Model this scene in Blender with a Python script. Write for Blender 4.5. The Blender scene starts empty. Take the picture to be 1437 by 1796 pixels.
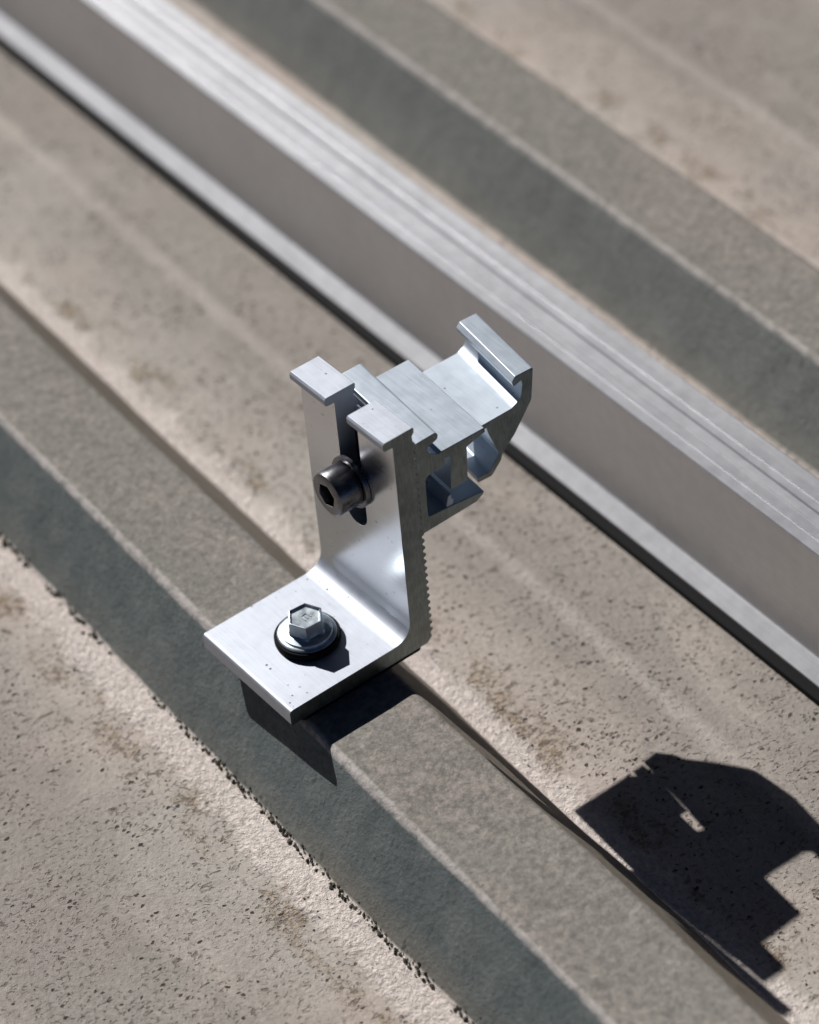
import bpy, bmesh, math, random
from mathutils import Vector, Matrix, noise as mnoise

random.seed(7)
S = 0.001            # everything below is written in millimetres
ZO = 35.0            # the roof pan is z = 0, the bracket foot top is z = 35 mm
scene = bpy.context.scene
C = scene.collection

# ------------------------------------------------------------------ camera
cam_d = bpy.data.cameras.new('camera')
cam = bpy.data.objects.new('camera', cam_d)
C.objects.link(cam)
scene.camera = cam
CAMROT = ((0.5816171, -0.5125893, 0.6316437), (0.8103195, 0.4332741, -0.3945325), (-0.0714417, 0.7413000, 0.6673608))
CAMLOC = Vector((521.347, -314.593, 573.632))
m = Matrix(CAMROT).to_4x4()
m.translation = (CAMLOC + Vector((0, 0, ZO))) * S
cam.matrix_world = m
cam_d.sensor_fit = 'HORIZONTAL'
cam_d.sensor_width = 24.0
cam_d.lens = 24.0 * 5317.37 / 1437.0
cam_d.clip_start = 0.01
cam_d.clip_end = 50
cam_d.dof.use_dof = True
fwd = -Vector((CAMROT[0][2], CAMROT[1][2], CAMROT[2][2]))
cam_d.dof.focus_distance = (Vector((12, -14, 30)) - CAMLOC).dot(fwd) * S
cam_d.dof.aperture_fstop = cam_d.lens / 13.0
cam_d.dof.aperture_blades = 8

# ------------------------------------------------------------------ world and sun
SUNV = Vector((-1.325, -0.074, 1.0)).normalized()      # towards the sun
el = math.asin(SUNV.z)
w = bpy.data.worlds.new('World')
scene.world = w
w.use_nodes = True
nt = w.node_tree
sky = nt.nodes.new('ShaderNodeTexSky')
sky.sky_type = 'NISHITA'
sky.sun_disc = False
sky.sun_elevation = el
sky.sun_rotation = math.atan2(SUNV.x, SUNV.y)
sky.altitude = 3000
sky.dust_density = 0.1
sky.air_density = 0.20
sky.ozone_density = 1.5
nt.links.new(sky.outputs[0], nt.nodes['Background'].inputs[0])
nt.nodes['Background'].inputs[1].default_value = 0.05
sun_d = bpy.data.lights.new('sun', 'SUN')
sun_d.energy = 5.0
sun_d.angle = math.radians(0.53)
sun_d.color = (1.0, 0.96, 0.925)
sun = bpy.data.objects.new('sun', sun_d)
sun.rotation_euler = SUNV.to_track_quat('Z', 'Y').to_euler()
sun.location = (-0.6, 0, 1)
C.objects.link(sun)
scene.view_settings.view_transform = 'Standard'
scene.view_settings.look = 'None'
scene.view_settings.gamma = 1
scene.view_settings.exposure = 0.0
scene.cycles.max_bounces = 8


# ------------------------------------------------------------------ helpers
class NT:
    """tiny node builder"""
    def __init__(self, name):
        self.m = bpy.data.materials.new(name)
        self.m.use_nodes = True
        self.t = self.m.node_tree
        self.b = self.t.nodes['Principled BSDF']
        self.tc = self.t.nodes.new('ShaderNodeTexCoord')

    def link(self, a, b):
        self.t.links.new(a, b)

    def put(self, sock, v):
        if isinstance(v, (int, float)):
            sock.default_value = v
        elif isinstance(v, tuple):
            sock.default_value = (*v, 1) if len(v) == 3 and sock.type == 'RGBA' else v
        else:
            self.link(v, sock)

    def math(self, op, a, b=0.0, c=0.0, clamp=False):
        n = self.t.nodes.new('ShaderNodeMath')
        n.operation = op
        n.use_clamp = clamp
        for i, v in enumerate((a, b, c)):
            self.put(n.inputs[i], v)
        return n.outputs[0]

    def ramp(self, v, lo, hi, a=0.0, b=1.0):
        n = self.t.nodes.new('ShaderNodeMapRange')
        n.interpolation_type = 'SMOOTHSTEP'
        for i, x in enumerate((v, lo, hi, a, b)):
            self.put(n.inputs[i], x)
        return n.outputs[0]

    def mix(self, f, a, b, mode='MIX'):
        n = self.t.nodes.new('ShaderNodeMix')
        n.data_type = 'RGBA'
        n.blend_type = mode
        self.put(n.inputs[0], f)
        self.put(n.inputs[6], a)
        self.put(n.inputs[7], b)
        return n.outputs[2]

    def mapped(self, scale=(1, 1, 1), rot=(0, 0, 0), loc=(0, 0, 0)):
        n = self.t.nodes.new('ShaderNodeMapping')
        n.inputs['Scale'].default_value = scale
        n.inputs['Rotation'].default_value = rot
        n.inputs['Location'].default_value = loc
        self.link(self.tc.outputs['Object'], n.inputs[0])
        return n.outputs[0]

    def noise(self, vec, scale, detail=4, rough=0.55, dist=0.0):
        n = self.t.nodes.new('ShaderNodeTexNoise')
        n.inputs['Scale'].default_value = scale
        n.inputs['Detail'].default_value = detail
        n.inputs['Roughness'].default_value = rough
        n.inputs['Distortion'].default_value = dist
        self.link(vec, n.inputs['Vector'])
        return n

    def voronoi(self, vec, scale, rand=1.0):
        n = self.t.nodes.new('ShaderNodeTexVoronoi')
        n.inputs['Scale'].default_value = scale
        n.inputs['Randomness'].default_value = rand
        self.link(vec, n.inputs['Vector'])
        return n

    def bump(self, h, dist, strength=1.0, normal=None):
        n = self.t.nodes.new('ShaderNodeBump')
        n.inputs['Strength'].default_value = strength
        n.inputs['Distance'].default_value = dist
        self.put(n.inputs['Height'], h)
        if normal is not None:
            self.link(normal, n.inputs['Normal'])
        return n.outputs[0]


def metal(name, col, rough, grain=0.15, line=0.0, wear=0.0, metallic=1.0, linescale=1500.0, streak=(1, 40, 40), var=0.06, bumpd=0.00002, blot=0.0):
    k = NT(name)
    v = k.mapped((1, 1, 1))
    n1 = k.noise(v, 260, 5, 0.6)
    n2 = k.noise(v, 45, 4, 0.6)
    sv = k.mapped(streak)
    n3 = k.noise(sv, 60, 3, 0.6)
    f = k.math('ADD', k.math('MULTIPLY', n1.outputs[0], 0.35), k.math('MULTIPLY', n2.outputs[0], 0.3))
    f = k.math('ADD', f, k.math('MULTIPLY', n3.outputs[0], 0.35))
    dark = tuple(c * (1 - 2 * var) for c in col)
    light = tuple(min(1, c * (1 + 1.2 * var)) for c in col)
    c = k.mix(k.ramp(f, 0.35, 0.65), dark, light)
    if wear:
        sp = k.voronoi(v, 560)
        pr = k.t.nodes.new('ShaderNodeSeparateColor')
        k.link(sp.outputs['Color'], pr.inputs[0])
        rr = k.math('MULTIPLY', pr.outputs[0], 0.24)
        on = k.math('MULTIPLY', k.math('LESS_THAN', sp.outputs['Distance'], rr), k.math('GREATER_THAN', pr.outputs[1], 0.74))
        clus = k.ramp(k.noise(k.mapped(loc=(0.31, 0.1, 0)), 75, 2).outputs[0], 0.44, 0.60)
        on = k.math('MULTIPLY', k.math('MULTIPLY', on, clus), wear)
        c = k.mix(on, c, (0.10, 0.09, 0.085))
    k.put(k.b.inputs['Base Color'], c)
    k.b.inputs['Metallic'].default_value = metallic
    k.put(k.b.inputs['Roughness'], k.ramp(f, 0.3, 0.7, max(0.02, rough - grain * 0.5), rough + grain * 0.5))
    h = k.math('ADD', k.math('MULTIPLY', n3.outputs[0], 1.0), k.math('MULTIPLY', n1.outputs[0], 0.5))
    k.link(k.bump(h, bumpd), k.b.inputs['Normal'])
    return k.m


def link_obj(name, me, mat, parent=None, smooth=None):
    o = bpy.data.objects.new(name, me)
    C.objects.link(o)
    if mat:
        me.materials.append(mat)
    if parent is not None:
        o.parent = parent
    if smooth is not None:
        for p in me.polygons:
            p.use_smooth = True
        me.set_sharp_from_angle(angle=math.radians(smooth))
    return o


def bm_obj(name, bm, mat, parent=None, smooth=None):
    bmesh.ops.recalc_face_normals(bm, faces=bm.faces)
    me = bpy.data.meshes.new(name)
    bm.to_mesh(me)
    bm.free()
    return link_obj(name, me, mat, parent, smooth)


def P(x, y, z):
    return Vector((x * S, y * S, (z + ZO) * S))


def arc(cx, cy, r, a0, a1, n):
    return [(cx + r * math.cos(math.radians(a0 + (a1 - a0) * i / n)), cy + r * math.sin(math.radians(a0 + (a1 - a0) * i / n))) for i in range(n + 1)]


def fillet(pts, radii, n=4, closed=True):
    """round the corners of a (y,z) polygon"""
    out = []
    N = len(pts)
    for i in range(N):
        p = Vector(pts[i])
        r = radii.get(i, 0) if isinstance(radii, dict) else radii
        if r <= 0 or (not closed and i in (0, N - 1)):
            out.append(tuple(p))
            continue
        a = Vector(pts[i - 1]) - p
        b = Vector(pts[(i + 1) % N]) - p
        la, lb = a.length, b.length
        a.normalize(); b.normalize()
        ang = a.angle(b)
        if ang > math.radians(172):
            out.append(tuple(p))
            continue
        t = min(r / math.tan(ang / 2), la * 0.45, lb * 0.45)
        p0, p1 = p + a * t, p + b * t
        for k in range(n + 1):
            s = k / n
            q = p0 * (1 - s) ** 2 + p * (2 * s * (1 - s)) + p1 * s * s
            out.append(tuple(q))
    return out


def extrude_profile(bm, prof, xr, vec):
    """prof: list of (y, z) on plane x = xr; vec: mm displacement to the other end"""
    v0 = [bm.verts.new(P(xr, y, z)) for y, z in prof]
    v1 = [bm.verts.new(P(xr + vec[0], y + vec[1], z + vec[2])) for y, z in prof]
    n = len(prof)
    for i in range(n):
        j = (i + 1) % n
        bm.faces.new((v0[i], v0[j], v1[j], v1[i]))
    bm.faces.new(v0)
    bm.faces.new(list(reversed(v1)))
    return v0, v1


def shaded_sawn_ends(o):
    o.data.materials.append(SAWN_SHADED)
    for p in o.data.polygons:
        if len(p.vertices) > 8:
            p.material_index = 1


def bevel(o, wdt, seg=2, ang=35):
    md = o.modifiers.new('Bevel', 'BEVEL')
    md.width = wdt * S
    md.segments = seg
    md.limit_method = 'ANGLE'
    md.angle_limit = math.radians(ang)
    md.harden_normals = False
    wn = o.modifiers.new('Weighted', 'WEIGHTED_NORMAL')
    wn.weight = 80
    wn.keep_sharp = True
    return md


def loft(loops, n=48, close_first=True, close_last=True):
    """loops: list of (radius function of angle, height); about local z"""
    bm = bmesh.new()
    rings = []
    for rf, z in loops:
        ring = []
        for i in range(n):
            a = 2 * math.pi * i / n
            r = rf(a) if callable(rf) else rf
            ring.append(bm.verts.new(Vector((r * math.cos(a), r * math.sin(a), z)) * S))
        rings.append(ring)
    for a, b in zip(rings, rings[1:]):
        for i in range(n):
            j = (i + 1) % n
            bm.faces.new((a[i], a[j], b[j], b[i]))
    if close_first:
        bm.faces.new(list(reversed(rings[0])))
    if close_last:
        bm.faces.new(rings[-1])
    return bm


def hexr(apothem, phase):
    def f(a):
        t = (a - phase) % (math.pi / 3) - math.pi / 6
        return apothem / math.cos(t)
    return f


# ------------------------------------------------------------------ roof sheet
PITCH = 204.5
YC = -26.2


def roof_material():
    k = NT('weathered_fibre_cement')
    v = k.mapped((1, 1, 1))
    sep = k.t.nodes.new('ShaderNodeSeparateXYZ')
    k.link(v, sep.inputs[0])
    z = k.math('MULTIPLY', sep.outputs[2], 1000.0)
    y = k.math('MULTIPLY', sep.outputs[1], 1000.0)
    # signed distance across the sheet from the middle of the nearest rib
    u = k.math('SUBTRACT', y, YC)
    u = k.math('ADD', u, PITCH / 2)
    u = k.math('FLOORED_MODULO', u, PITCH)
    u = k.math('SUBTRACT', u, PITCH / 2)
    wob = k.noise(v, 70, 4, 0.6)
    wobv = k.math('SUBTRACT', wob.outputs[0], 0.5)
    au = k.math('ABSOLUTE', u)
    pan = k.ramp(k.math('ADD', z, k.math('MULTIPLY', wobv, 1.2)), 1.6, 0.8)
    top = k.ramp(k.math('ADD', z, k.math('MULTIPLY', wobv, 1.0)), 25.9, 26.7)
    big = k.noise(v, 9, 5, 0.6, 0.6)
    big2 = k.noise(k.mapped((0.6, 1.6, 1), loc=(3.1, 1.7, 0)), 17, 5, 0.65, 0.4)
    mid = k.noise(v, 90, 6, 0.7)
    fine = k.noise(k.mapped((1, 1, 1), rot=(0, 0, 0.5)), 620, 5, 0.72)
    fib = k.noise(k.mapped((0.85, 1.1, 1), rot=(0, 0, 1.1)), 640, 4, 0.75, 0.3)
    fib2 = k.noise(k.mapped((1.1, 0.85, 1), rot=(0, 0, -0.5), loc=(1, 2, 3)), 300, 5, 0.72, 0.3)

    def ctr(n, gain):
        return k.math('MULTIPLY', k.math('SUBTRACT', n.outputs[0], 0.5), gain)

    # --- pan
    panc = k.mix(k.ramp(big.outputs[0], 0.38, 0.62), (0.49, 0.425, 0.378), (0.44, 0.41, 0.37))
    panc = k.mix(k.math('MULTIPLY', k.ramp(big2.outputs[0], 0.50, 0.66), 0.4), panc, (0.50, 0.42, 0.39))
    # grey weathering away from the ribs
    graymask = k.math('MULTIPLY', k.ramp(k.math('ADD', au, k.math('MULTIPLY', wobv, 30.0)), 42, 78), k.ramp(big2.outputs[0], 0.30, 0.52, 0.25, 1.0))
    panc = k.mix(k.math('MULTIPLY', graymask, 0.75), panc, (0.275, 0.255, 0.23))
    # tan dust that gathers a little way off the crease
    dbase = k.math('SUBTRACT', au, 31.0)
    tanm = k.math('MULTIPLY', k.ramp(dbase, 3, 8), k.ramp(dbase, 24, 12))
    tn = k.noise(k.mapped((1, 1.3, 1), loc=(0.2, 0.7, 0)), 46, 5, 0.62)
    tanm = k.math('MULTIPLY', tanm, k.ramp(tn.outputs[0], 0.50, 0.60))
    tgrain = k.ramp(k.noise(v, 420, 3, 0.7).outputs[0], 0.40, 0.62)
    panc = k.mix(k.math('MULTIPLY', tanm, k.math('MULTIPLY_ADD', tgrain, 0.55, 0.35)), panc, (0.30, 0.225, 0.145))
    # chalky bloom right by the crease
    bl = k.math('ADD', dbase, k.math('MULTIPLY', wobv, 14.0))
    bloom = k.math('MULTIPLY', k.math('MULTIPLY', k.ramp(bl, 12.0, 6.5), pan), k.ramp(y, 90, 130, 1.0, 0.25))
    panc = k.mix(k.math('MULTIPLY', bloom, k.math('MULTIPLY_ADD', k.ramp(fib.outputs[0], 0.35, 0.6), 0.5, 0.45)), panc, (0.82, 0.74, 0.69))
    # pits and lichen specks
    dn = k.noise(v, 300, 3, 0.7)
    dv = k.t.nodes.new('ShaderNodeVectorMath')
    dv.operation = 'MULTIPLY_ADD'
    k.link(dn.outputs['Color'], dv.inputs[0])
    dv.inputs[1].default_value = (0.0026, 0.0026, 0)
    k.link(k.mapped((1, 1, 0.001)), dv.inputs[2])

    def specks(scale, rmax, keep, seed):
        mp = k.t.nodes.new('ShaderNodeMapping')
        mp.inputs['Location'].default_value = (seed, seed * 0.7, 0)
        mp.inputs['Rotation'].default_value = (0, 0, seed)
        mp.inputs['Scale'].default_value = (1.0, 0.75, 1)
        k.link(dv.outputs[0], mp.inputs[0])
        vo = k.voronoi(mp.outputs[0], scale)
        sc = k.t.nodes.new('ShaderNodeSeparateColor')
        k.link(vo.outputs['Color'], sc.inputs[0])
        r = k.math('MULTIPLY', sc.outputs[0], rmax)
        d = k.math('SUBTRACT', vo.outputs['Distance'], r)
        a = k.ramp(d, 0.07, -0.04)
        return k.math('MULTIPLY', a, k.math('LESS_THAN', sc.outputs[1], keep)), sc.outputs[2]

    s1, q1 = specks(620, 0.34, k.math('MULTIPLY', k.ramp(k.noise(k.mapped(loc=(5, 2, 0)), 42, 3, 0.6).outputs[0], 0.43, 0.57), 0.80), 1.3)

    def flecks(scale, lo, hi, stretch, rot, loc, clo, chi, cs):
        n = k.noise(k.mapped(stretch, rot=(0, 0, rot), loc=loc), scale, 3, 0.6, 0.5)
        c = k.ramp(k.noise(k.mapped(loc=loc), cs, 4, 0.6).outputs[0], clo, chi)
        return k.math('MULTIPLY', k.ramp(n.outputs[0], lo, hi), c)

    f1 = flecks(430, 0.60, 0.66, (1, 0.6, 0.001), 0.35, (0.3, 0.1, 0), 0.42, 0.58, 50)
    f2 = flecks(820, 0.58, 0.66, (1, 0.75, 0.001), 0.1, (0.9, 0.4, 0), 0.36, 0.54, 38)
    tanp = k.ramp(tanm, 0.05, 0.5)
    f3 = k.math('MULTIPLY', k.ramp(k.noise(k.mapped((1, 0.8, 0.001), loc=(2, 2, 0)), 560, 3, 0.6, 0.4).outputs[0], 0.52, 0.60), tanp)
    s2 = k.math('MAXIMUM', k.math('MAXIMUM', f1, k.math('MULTIPLY', f2, 0.9)), k.math('MULTIPLY', f3, 0.8))
    s1 = k.math('MULTIPLY', s1, pan)
    s2 = k.math('MULTIPLY', s2, pan)
    nobloom = k.math('SUBTRACT', 1.0, k.math('MULTIPLY', bloom, 0.75))
    s1 = k.math('MULTIPLY', s1, nobloom)
    s2 = k.math('MULTIPLY', s2, nobloom)
    panc = k.mix(k.math('MULTIPLY', s2, 0.70), panc, (0.12, 0.095, 0.08))
    panc = k.mix(k.math('MULTIPLY', s1, k.math('MULTIPLY_ADD', q1, 0.5, 0.5)), panc, (0.055, 0.045, 0.038))

    sw = k.math('ADD', k.math('ABSOLUTE', k.math('SUBTRACT', u, 80.7)), k.math('MULTIPLY', wobv, 4.0))
    panc = k.mix(k.math('MULTIPLY', k.ramp(sw, 4.5, 0.5), 0.35), panc, (0.60, 0.54, 0.50))  # highlight of the swage painted in as a paler line

    # --- rib tops
    topc = k.mix(k.ramp(big2.outputs[0], 0.40, 0.62), (0.272, 0.262, 0.235), (0.325, 0.292, 0.262))
    g = k.math('ADD', k.math('MULTIPLY', fib.outputs[0], 0.5), k.math('MULTIPLY', fib2.outputs[0], 0.5))
    topc = k.mix(k.ramp(g, 0.38, 0.58), tuple(c * 0.68 for c in (0.27, 0.255, 0.23)), topc)
    topc = k.mix(k.math('MULTIPLY', k.ramp(g, 0.54, 0.68), 0.5), topc, (0.48, 0.44, 0.40))
    # --- flanks
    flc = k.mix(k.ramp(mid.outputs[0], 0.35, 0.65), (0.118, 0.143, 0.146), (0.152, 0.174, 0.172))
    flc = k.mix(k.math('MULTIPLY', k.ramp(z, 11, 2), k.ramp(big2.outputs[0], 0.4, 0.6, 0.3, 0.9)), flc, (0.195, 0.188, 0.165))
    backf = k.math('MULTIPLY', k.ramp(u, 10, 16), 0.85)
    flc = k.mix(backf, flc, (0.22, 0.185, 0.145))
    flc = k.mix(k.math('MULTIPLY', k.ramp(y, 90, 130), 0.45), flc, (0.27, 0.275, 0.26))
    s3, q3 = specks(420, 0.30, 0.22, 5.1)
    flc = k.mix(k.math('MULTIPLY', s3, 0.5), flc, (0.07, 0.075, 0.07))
    # pale nose of the fold: a highlight painted over the worn edge
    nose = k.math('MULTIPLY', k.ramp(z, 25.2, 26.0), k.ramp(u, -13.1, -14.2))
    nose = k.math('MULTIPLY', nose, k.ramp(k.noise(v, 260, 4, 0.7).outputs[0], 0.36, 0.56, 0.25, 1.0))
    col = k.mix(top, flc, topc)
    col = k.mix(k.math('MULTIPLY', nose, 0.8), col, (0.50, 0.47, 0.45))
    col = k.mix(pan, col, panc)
    # overall grain
    gr = k.math('ADD', ctr(fine, 0.85), ctr(mid, 0.28))
    gr = k.math('ADD', gr, ctr(big, 0.25))
    hsv = k.t.nodes.new('ShaderNodeHueSaturation')
    hsv.inputs['Saturation'].default_value = 0.95
    k.link(k.math('ADD', 1.0, gr), hsv.inputs['Value'])
    k.link(col, hsv.inputs['Color'])
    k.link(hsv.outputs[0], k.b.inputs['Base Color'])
    k.b.inputs['Roughness'].default_value = 0.85
    k.b.inputs['Specular IOR Level'].default_value = 0.25
    h = k.math('ADD', k.math('MULTIPLY', mid.outputs[0], 0.9), k.math('MULTIPLY', fine.outputs[0], 0.5))
    h = k.math('ADD', h, k.math('MULTIPLY', g, 0.35))
    h = k.math('SUBTRACT', h, k.math('MULTIPLY', s1, 0.55))
    h = k.math('SUBTRACT', h, k.math('MULTIPLY', s2, 0.45))
    h = k.math('ADD', h, k.math('MULTIPLY', k.math('MULTIPLY', tanm, tgrain), 0.35))
    h = k.math('ADD', h, k.math('MULTIPLY', k.math('MULTIPLY', bloom, k.math('ADD', fib.outputs[0], fib2.outputs[0])), 1.6))
    k.link(k.bump(h, 0.0006), k.b.inputs['Normal'])
    return k.m


def roof_profile():
    """one pitch, (y relative to rib centre, z above pan)"""
    raw = [(-PITCH / 2, 0), (-30.4, 0), (-14.9, 27.1), (14.6, 27.1), (33.0, 0)]
    body = fillet(raw + [(PITCH / 2, 0)], {1: 1.6, 2: 2.4, 3: 3.4, 4: 1.8}, 5, closed=False)
    pts = []
    for i in range(len(body) - 1):
        a, b = Vector(body[i]), Vector(body[i + 1])
        n = max(1, int((b - a).length / 3.0))
        for j in range(n):
            q = a.lerp(b, j / n)
            pts.append([q.x, q.y])
    # a shallow stiffening swage in the pan
    for p in pts:
        if p[0] > 60:
            p[1] += 0.5 * math.exp(-((p[0] - 80.7) / 3.4) ** 2)
    extra = [[80.7 + d, 0.5 * math.exp(-(d / 3.4) ** 2)] for d in (-6, -4.5, -3, -2, -1, 0, 1, 2, 3, 4.5, 6)]
    pts = [p for p in pts if abs(p[0] - 80.7) > 6.5] + extra
    pts.sort(key=lambda p: p[0])
    return pts


def build_roof():
    prof = roof_profile()
    ys = []
    for kk in range(-4, 8):
        for y, z in prof:
            ys.append((YC + kk * PITCH + y, z))
    xs = [-1600 + 40 * i for i in range(29)] + [-440 + 2.5 * i for i in range(281)] + [262 + 40 * i for i in range(26)]
    xs = sorted(set(xs))
    bm = bmesh.new()
    grid = []
    for x in xs:
        row = []
        for y, z in ys:
            nz = mnoise.noise(Vector((x * 0.02, y * 0.03, 0.3))) * 0.35 + mnoise.noise(Vector((x * 0.16, y * 0.16, 9.3))) * 0.10
            ny = mnoise.noise(Vector((x * 0.012, round(y / 200) * 3.7, 4.1))) * 0.9 + mnoise.noise(Vector((x * 0.09, y * 0.05, 2.2))) * 0.28
            e = 1.0 if z > 1 or abs(((y - YC + PITCH / 2) % PITCH) - PITCH / 2) < 40 else 0.4
            row.append(bm.verts.new(Vector((x, y + ny * e, z + nz)) * S))
        grid.append(row)
    for a, b in zip(grid, grid[1:]):
        for i in range(len(a) - 1):
            bm.faces.new((a[i], b[i], b[i + 1], a[i + 1]))
    for f in bm.faces:
        f.smooth = True
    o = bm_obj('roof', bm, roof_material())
    if sum(p.normal.z for p in list(o.data.polygons)[:50]) < 0:
        o.data.flip_normals()
    o['kind'] = 'structure'
    return o


build_roof()


# ------------------------------------------------------------------ moss crumbs in the crease
def clump(bm, c, r, sq):
    n = random.choice((5, 6, 7))
    mat = Matrix.Translation(c) @ Matrix.Rotation(random.uniform(0, 6.28), 4, 'Z') @ Matrix.Diagonal((r * random.uniform(0.7, 1.7), r * random.uniform(0.6, 1.1), r * sq, 1))
    res = bmesh.ops.create_icosphere(bm, subdivisions=1, radius=1.0, matrix=mat)
    for v in res['verts']:
        v.co += Vector((random.uniform(-1, 1), random.uniform(-1, 1), random.uniform(-1, 1))) * r * 0.28


def build_moss():
    bm = bmesh.new()
    x = -430.0
    while x < 260:
        dens = mnoise.noise(Vector((x * 0.035, 7.7, 0))) + 0.5 * mnoise.noise(Vector((x * 0.13, 1.7, 0)))
        if dens > -0.38:
            yy = YC - 30.2 + mnoise.noise(Vector((x * 0.012, 0 * 3.7, 4.1))) * 0.9
            for _ in range(random.choice((1, 2, 2, 3))):
                r = random.uniform(0.25, 0.72)
                t = random.gauss(0.2, 0.55)
                clump(bm, Vector((x + random.uniform(-0.8, 0.8), yy + t, 0.15 + max(0, t) * 1.4 + r * 0.2)) * S, r * S, 0.7)
        x += random.uniform(0.5, 1.5)
    for _ in range(260):      # crumbs scattered over the pan before the rib
        x = random.uniform(-200, 190)
        yy = YC - 31 - abs(random.gauss(0, 14)) - 1
        if mnoise.noise(Vector((x * 0.06, yy * 0.06, 3))) < 0.0:
            continue
        clump(bm, Vector((x, yy, 0.1)) * S, random.uniform(0.15, 0.4) * S, 0.5)
    for _ in range(420):      # crumbs behind the rib
        x = random.uniform(-200, 190)
        yy = YC + 34 + abs(random.gauss(0, 18)) + 1
        if mnoise.noise(Vector((x * 0.06, yy * 0.06, 8))) < 0.0:
            continue
        clump(bm, Vector((x, yy, 0.1)) * S, random.uniform(0.14, 0.38) * S, 0.5)
    k = NT('dry_moss')
    n = k.noise(k.mapped(), 300, 4)
    k.link(k.mix(n.outputs[0], (0.030, 0.030, 0.022), (0.085, 0.075, 0.055)), k.b.inputs['Base Color'])
    k.b.inputs['Roughness'].default_value = 0.95
    o = bm_obj('dry_moss', bm, k.m)
    o['kind'] = 'stuff'
    o['label'] = 'dark dry moss crumbs along the crease at the foot of the near roof rib'
    o['category'] = 'moss'


build_moss()

# ------------------------------------------------------------------ materials for the metalwork
ALU = metal('mill_aluminium', (0.50, 0.54, 0.605), 0.57, grain=0.12, wear=0.9, streak=(1, 30, 30), metallic=0.85, var=0.05)
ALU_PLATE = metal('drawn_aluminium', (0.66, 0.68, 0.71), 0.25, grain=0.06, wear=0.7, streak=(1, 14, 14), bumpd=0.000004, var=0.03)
ALU_CLAMP = metal('extruded_aluminium', (0.50, 0.57, 0.645), 0.50, grain=0.10, wear=0.6, streak=(1, 30, 30), metallic=0.65, var=0.03)
SAWN_SHADED = metal('sawn_aluminium_shaded', (0.25, 0.29, 0.29), 0.38, grain=0.14, wear=0.6, streak=(30, 30, 4), var=0.17)  # saw-cut ends, coloured darker to stand in for their shade
ALU_RAIL = metal('anodised_rail', (0.68, 0.69, 0.715), 0.42, grain=0.04, streak=(0.2, 70, 70), var=0.04, metallic=0.9)
ZINC = metal('zinc_plated_steel', (0.62, 0.70, 0.76), 0.36, grain=0.12, var=0.1, streak=(8, 8, 8))
STEEL = metal('dark_steel', (0.19, 0.19, 0.205), 0.30, grain=0.12, var=0.12, streak=(8, 8, 8))
kr = NT('black_rubber')
kr.b.inputs['Base Color'].default_value = (0.004, 0.004, 0.005, 1)
kr.b.inputs['Roughness'].default_value = 0.8
kr.b.inputs['Specular IOR Level'].default_value = 0.2
kr.link(kr.bump(kr.noise(kr.mapped(), 900, 3).outputs[0], 0.00003), kr.b.inputs['Normal'])
RUBBER = kr.m

# ------------------------------------------------------------------ the mounting bracket
YAW = 0.04771
root = bpy.data.objects.new('mounting_bracket', None)
C.objects.link(root)
root.empty_display_size = 0.02
root.location = (0, 0, (ZO - 7.9) * S)
root.rotation_euler = (0, 0, YAW)
root['label'] = 'aluminium L-shaped mounting bracket with toothed back and hooked rail clamp, screwed to the roof rib'
root['category'] = 'bracket'


def child(o, name=None):
    """geometry was written about z = 0 of the pan; shift into the root's frame"""
    o.parent = root
    o.location = (o.location.x, o.location.y, o.location.z - (ZO - 7.9) * S)
    return o


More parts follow.
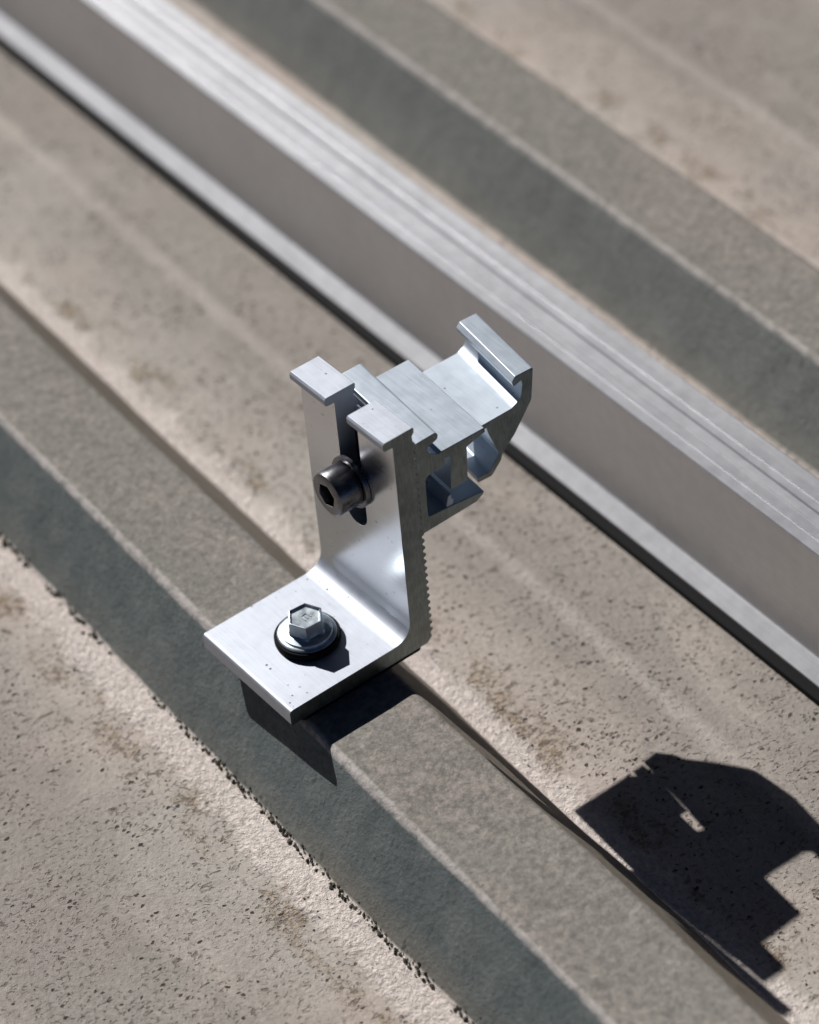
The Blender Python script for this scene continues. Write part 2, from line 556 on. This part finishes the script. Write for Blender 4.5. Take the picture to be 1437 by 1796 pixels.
def angle_bracket():
    teeth = []
    z = 64.5
    while z > -3.0:
        teeth += [(1.55, z - 0.35), (1.55, z - 0.95), (0.75, z - 1.35), (0.75, z - 2.1)]
        z -= 2.5
    front = fillet([(-5.8, 68.2), (-5.8, 0), (-47.2, 0), (-47.2, -5.3)], {1: 6.5, 2: 1.2, 3: 0.5}, 7, closed=False)
    front = front[:-1] + [(-47.2, -4.7), (-46.7, -5.3)]
    cap = [(-8.3, 68.3), (-8.8, 68.9), (-8.8, 70.5), (-8.3, 71.1), (0.9, 71.1), (1.3, 70.6), (1.2, 69.4), (0.5, 68.4), (0.6, 66.8), (1.4, 65.4)]
    bottom = [(1.1, -3.6), (-0.6, -5.3)]
    prof = list(reversed(front)) + cap + teeth + bottom
    bm = bmesh.new()
    extrude_profile(bm, prof, 20.0, (-40, 0, 0))
    bmesh.ops.recalc_face_normals(bm, faces=bm.faces)
    me = bpy.data.meshes.new('angle_bracket')
    bm.to_mesh(me); bm.free()
    o = link_obj('angle_bracket', me, None)
    # open slot, round at the foot
    sw = 4.7
    slot = [(sw, 90), (-sw, 90)] + [(math.cos(math.radians(a)) * sw, 33.6 + math.sin(math.radians(a)) * sw) for a in range(180, 361, 12)]
    bm = bmesh.new()
    a = [bm.verts.new(P(x, -15, z)) for x, z in slot]
    b = [bm.verts.new(P(x, 6, z)) for x, z in slot]
    for i in range(len(slot)):
        j = (i + 1) % len(slot)
        bm.faces.new((a[i], a[j], b[j], b[i]))
    bm.faces.new(a); bm.faces.new(list(reversed(b)))
    bmesh.ops.recalc_face_normals(bm, faces=bm.faces)
    cm = bpy.data.meshes.new('slot_cutter')
    bm.to_mesh(cm); bm.free()
    cut = bpy.data.objects.new('slot_cutter', cm)
    C.objects.link(cut)
    md = o.modifiers.new('Slot', 'BOOLEAN')
    md.object = cut
    md.operation = 'DIFFERENCE'
    md.solver = 'EXACT'
    bpy.context.view_layer.update()
    ev = o.evaluated_get(bpy.context.evaluated_depsgraph_get())
    nm = bpy.data.meshes.new_from_object(ev)
    o.modifiers.clear()
    o.data = nm
    nm.name = 'angle_bracket'
    bpy.data.objects.remove(cut)
    nm.materials.clear()
    nm.materials.append(ALU)
    nm.materials.append(ALU_PLATE)
    nm.materials.append(SAWN_SHADED)
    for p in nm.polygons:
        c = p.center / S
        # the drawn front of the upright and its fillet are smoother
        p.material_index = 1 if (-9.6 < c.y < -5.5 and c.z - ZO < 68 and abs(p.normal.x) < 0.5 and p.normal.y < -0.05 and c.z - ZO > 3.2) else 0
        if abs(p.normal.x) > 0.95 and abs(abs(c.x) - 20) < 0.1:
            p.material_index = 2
        p.use_smooth = True
    nm.set_sharp_from_angle(angle=math.radians(24))
    bevel(o, 0.28, 2, 40)
    return child(o)


angle_bracket()

# inner clamp block
A_VEC = (-36.2, 3.1, 0.0)
A_prof = [(2.0, 63.65), (8.6, 63.7), (9.4, 63.45), (9.8, 62.53), (9.6, 61.43), (8.6, 60.93), (6.59, 60.53), (5.99, 59.52), (6.59, 58.12), (8.8, 56.61), (9.3, 56.41), (24.95, 56.11), (25.15, 54.61), (18.83, 53.1), (18.33, 41.67), (12.61, 41.67), (13.31, 52.9), (11.41, 53.51), (11.31, 51.2), (5.99, 51.1), (4.59, 50.1), (4.49, 38.66), (4.69, 37.06), (11.41, 36.36), (21.74, 35.15), (23.44, 34.65), (22.94, 33.85), (20.63, 32.54), (1.75, 32.24)]
A_prof += [(1.75, 54.0), (1.9, 56.0), (2.4, 57.0), (1.9, 58.0), (1.9, 58.6), (2.4, 59.4), (2.4, 60.0), (1.9, 61.0), (1.9, 61.6), (2.4, 62.4), (1.9, 63.4)]
bm = bmesh.new()
extrude_profile(bm, A_prof, 18.6, A_VEC)
a_ob = child(bm_obj('clamp_block', bm, ALU_CLAMP, None, 30))
shaded_sawn_ends(a_ob)
bevel(a_ob, 0.2, 2, 50)
# low upstand inside the block
bm = bmesh.new()
extrude_profile(bm, [(10.62, 35.92), (11.52, 39.74), (12.83, 40.04), (12.53, 38.43), (13.43, 37.93), (12.83, 35.92)], 18.3, tuple(c * 0.97 for c in A_VEC))
lp = child(bm_obj('inner_lip', bm, ALU_CLAMP, None, 30))
bevel(lp, 0.12, 1, 50)

# outer hooked jaw
B_VEC = (-28.6, 4.0, 0.0)
B_prof = fillet([(23.01, 48.28), (23.01, 50.01), (39.69, 49.96), (42.94, 51.63), (43.76, 56.11), (43.45, 57.63), (40.71, 56.92), (40.3, 58.65), (41.52, 60.07), (47.72, 59.77), (46.6, 49.3), (40.3, 40.86), (35.52, 36.28), (35.01, 34.55), (31.55, 30.89), (26.67, 31.2), (26.47, 33.23), (30.74, 32.82), (34.4, 37.3), (31.35, 45.84), (30.74, 48.28)],
                {3: 3.0, 4: 2.5, 6: 0.4, 7: 0.3, 8: 0.4, 9: 0.6, 10: 3, 13: 1.0, 14: 1.5, 17: 1.0}, 5)
bm = bmesh.new()
extrude_profile(bm, B_prof, 11.8, B_VEC)
b_ob = child(bm_obj('hook_jaw', bm, ALU_CLAMP, None, 30))
bl = bmesh.new()
extrude_profile(bl, [(23.6, 31.0), (27.3, 31.0), (27.3, 35.4), (23.6, 35.4)], 0.0, (-15.8, 2.6, 0))  # hidden strip added to stop sun passing between block and jaw
bl_ob = child(bm_obj('jaw_sun_block', bl, ALU_CLAMP, None, 30))
bevel(bl_ob, 0.15, 1, 50)
shaded_sawn_ends(b_ob)
bevel(b_ob, 0.2, 2, 50)

# socket head cap screw through the slot (local z along -y of the bracket)
SX, SZ = 0.3, 44.4


def screw_axis(o, yface):
    o.rotation_euler = (math.radians(90), 0, 0)
    o.location = (SX * S, yface * S, (SZ + ZO) * S)
    return child(o)


head = screw_axis(bm_obj('cap_screw', loft([(4.0, -22), (4.0, 1.5), (6.3, 1.5), (6.45, 1.8), (6.45, 8.0), (6.2, 8.5), (5.6, 8.8), (hexr(3.15, 0.3), 8.8), (hexr(3.0, 0.3), 8.4), (hexr(3.0, 0.3), 4.6)], 72), STEEL, None, 32), -6.0)
wsh = screw_axis(bm_obj('washer', loft([(4.2, 0), (7.6, 0.0), (7.7, 0.15), (7.7, 1.2), (7.55, 1.4), (4.2, 1.4)], 64), STEEL, None, 32), -5.9)

# near-black block added in the slot, standing in for the shade inside
bm = bmesh.new()
nb = fillet([(-4.3, 30.5), (4.9, 30.5), (4.9, 62.0), (-4.3, 62.0)], 0.6, 3)
va = [bm.verts.new(P(x, -0.6, z)) for x, z in nb]
vb = [bm.verts.new(P(x, 1.15, z)) for x, z in nb]
for i in range(len(nb)):
    j = (i + 1) % len(nb)
    bm.faces.new((va[i], va[j], vb[j], vb[i]))
bm.faces.new(va); bm.faces.new(vb)
SLOT_SHADE = metal('slot_shade_black', (0.03, 0.03, 0.035), 0.45, grain=0.1, metallic=0.6)
shade_block = child(bm_obj('slot_shade_block', bm, SLOT_SHADE, None))

# rubber pad between foot and roof
bm = bmesh.new()
pad = fillet([(-42.5, -18.6), (-1.5, -18.6), (-1.5, 18.6), (-42.5, 18.6)], 1.5, 4)
va = [bm.verts.new(P(x, y, -7.95)) for y, x in pad]
vb = [bm.verts.new(P(x, y, -5.32)) for y, x in pad]
for i in range(len(pad)):
    j = (i + 1) % len(pad)
    bm.faces.new((va[i], va[j], vb[j], vb[i]))
bm.faces.new(va); bm.faces.new(vb)
child(bm_obj('rubber_pad', bm, RUBBER, None))

# hex flange screw through the foot
HX, HY = 0.9, -26.7


def foot_axis(o, z=0.0, parent=None):
    o.location = (HX * S, HY * S, (z + ZO) * S)
    return child(o)


seal = foot_axis(bm_obj('rubber_seal', loft([(3.0, 0.0), (8.9, 0.0), (9.2, 0.5), (9.2, 1.6), (8.8, 2.15), (3.0, 2.15)], 64), RUBBER, None, 40))
hw = foot_axis(bm_obj('washer', loft([(3.0, 2.15), (7.9, 2.15), (8.15, 2.2), (8.2, 2.45), (8.0, 2.75), (7.2, 3.0), (6.2, 3.1), (3.0, 3.1)], 64), ZINC, None, 40))
ph = math.radians(25)
hexs = foot_axis(bm_obj('hex_screw', loft([
    (3.0, 2.0), (6.9, 2.9), (7.1, 3.2), (6.9, 3.55), (lambda a: 0.5 * 5.7 + 0.5 * hexr(4.55, ph)(a), 3.95), (hexr(4.55, ph), 4.4), (hexr(4.52, ph), 8.3),
    (hexr(4.4, ph), 8.5), (hexr(4.2, ph), 8.55), (hexr(4.0, ph), 8.4), (hexr(3.6, ph), 7.9), (hexr(1.4, ph), 7.85)], 72), ZINC, None, 28))
# the small raised mark on the head
bm = bmesh.new()


def bar(x0, y0, x1, y1, wd=0.16):
    d = Vector((x1 - x0, y1 - y0)); L = d.length; d.normalize(); n = Vector((-d.y, d.x)) * wd
    q = [Vector((x0, y0)) - n, Vector((x1, y1)) - n, Vector((x1, y1)) + n, Vector((x0, y0)) + n]
    lo = [bm.verts.new(Vector((p.x, p.y, 7.5)) * S) for p in q]
    hi = [bm.verts.new(Vector((p.x, p.y, 8.02)) * S) for p in q]
    for i in range(4):
        bm.faces.new((lo[i], lo[(i + 1) % 4], hi[(i + 1) % 4], hi[i]))
    bm.faces.new(hi)


bar(-1.3, 1.1, 0.9, 1.4); bar(-1.3, 1.1, -1.1, -0.9); bar(-1.1, -0.9, 1.1, -0.7); bar(-0.5, 0.15, 0.8, 0.3)
mk = bm_obj('head_mark', bm, ZINC, None)
mk.parent = hexs


def reparent(c, p):
    c.parent = p
    c.matrix_parent_inverse = Matrix.Identity(4)
    c.location = c.location - p.location
    if p.rotation_euler.x:
        c.rotation_euler = (0, 0, 0)
        d = Vector(c.location)
        c.location = (d.x, d.z, -d.y)


reparent(seal, hexs)
reparent(hw, hexs)
reparent(wsh, head)

# ------------------------------------------------------------------ the long mounting rail
RA = 0.0169          # runs very slightly across the ribs
rail_prof = [(87.2, -33.0), (87.2, -32.3), (87.3, -32.1), (92.0, -28.1), (92.2, -27.8),
             (92.22, 9.45), (92.45, 9.8), (92.9, 9.8), (95.6, 9.8), (95.9, 9.45), (96.3, 9.45), (96.6, 9.8), (99.6, 9.8), (99.8, 9.6), (100.1, 9.6), (100.3, 9.8),
             (102.9, 9.85), (103.3, 9.85), (103.8, 9.3), (104.6, 9.1), (107.3, 9.12), (107.4, 9.4), (110.4, 9.42), (113.4, 9.5), (114.1, 8.9),
             (114.1, -28.6), (114.6, -29.1), (118.8, -32.1), (119.2, -32.5), (119.2, -33.0)]
rp = [(y - 87.2, z) for y, z in rail_prof]
bm = bmesh.new()
vrows = []
for x in (-1400, -700, -300, 0, 300, 900):
    vrows.append([bm.verts.new(Vector((x, y, z + 33.0)) * S) for y, z in rp])
for a, b in zip(vrows, vrows[1:]):
    for i in range(len(a)):
        j = (i + 1) % len(a)
        bm.faces.new((a[i], a[j], b[j], b[i]))
bm.faces.new(vrows[0]); bm.faces.new(list(reversed(vrows[-1])))
rail = bm_obj('mounting_rail', bm, ALU_RAIL, None)
rail.location = (0, 87.16 * S, (ZO - 33.0) * S)
rail.rotation_euler = (0, 0, math.atan(RA))
rail['label'] = 'long silver aluminium rail with a grooved top lying across the roof behind the bracket'
rail['category'] = 'rail'

# black strip added under the rail, standing in for the shade there
bm = bmesh.new()
strip = fillet([(-3.4, -2.1), (-3.2, 0.0), (32.2, 0.0), (32.2, -2.1)], {0: 0.3, 1: 0.5, 2: 0.5}, 3)
vr = [[bm.verts.new(Vector((x, y, z - 0.05)) * S) for y, z in strip] for x in (-1400, -300, 300, 900)]
for a, b in zip(vr, vr[1:]):
    for i in range(len(a)):
        j = (i + 1) % len(a)
        bm.faces.new((a[i], a[j], b[j], b[i]))
bm.faces.new(vr[0]); bm.faces.new(list(reversed(vr[-1])))
bm_obj('rail_shade_strip', bm, RUBBER, rail, 30)
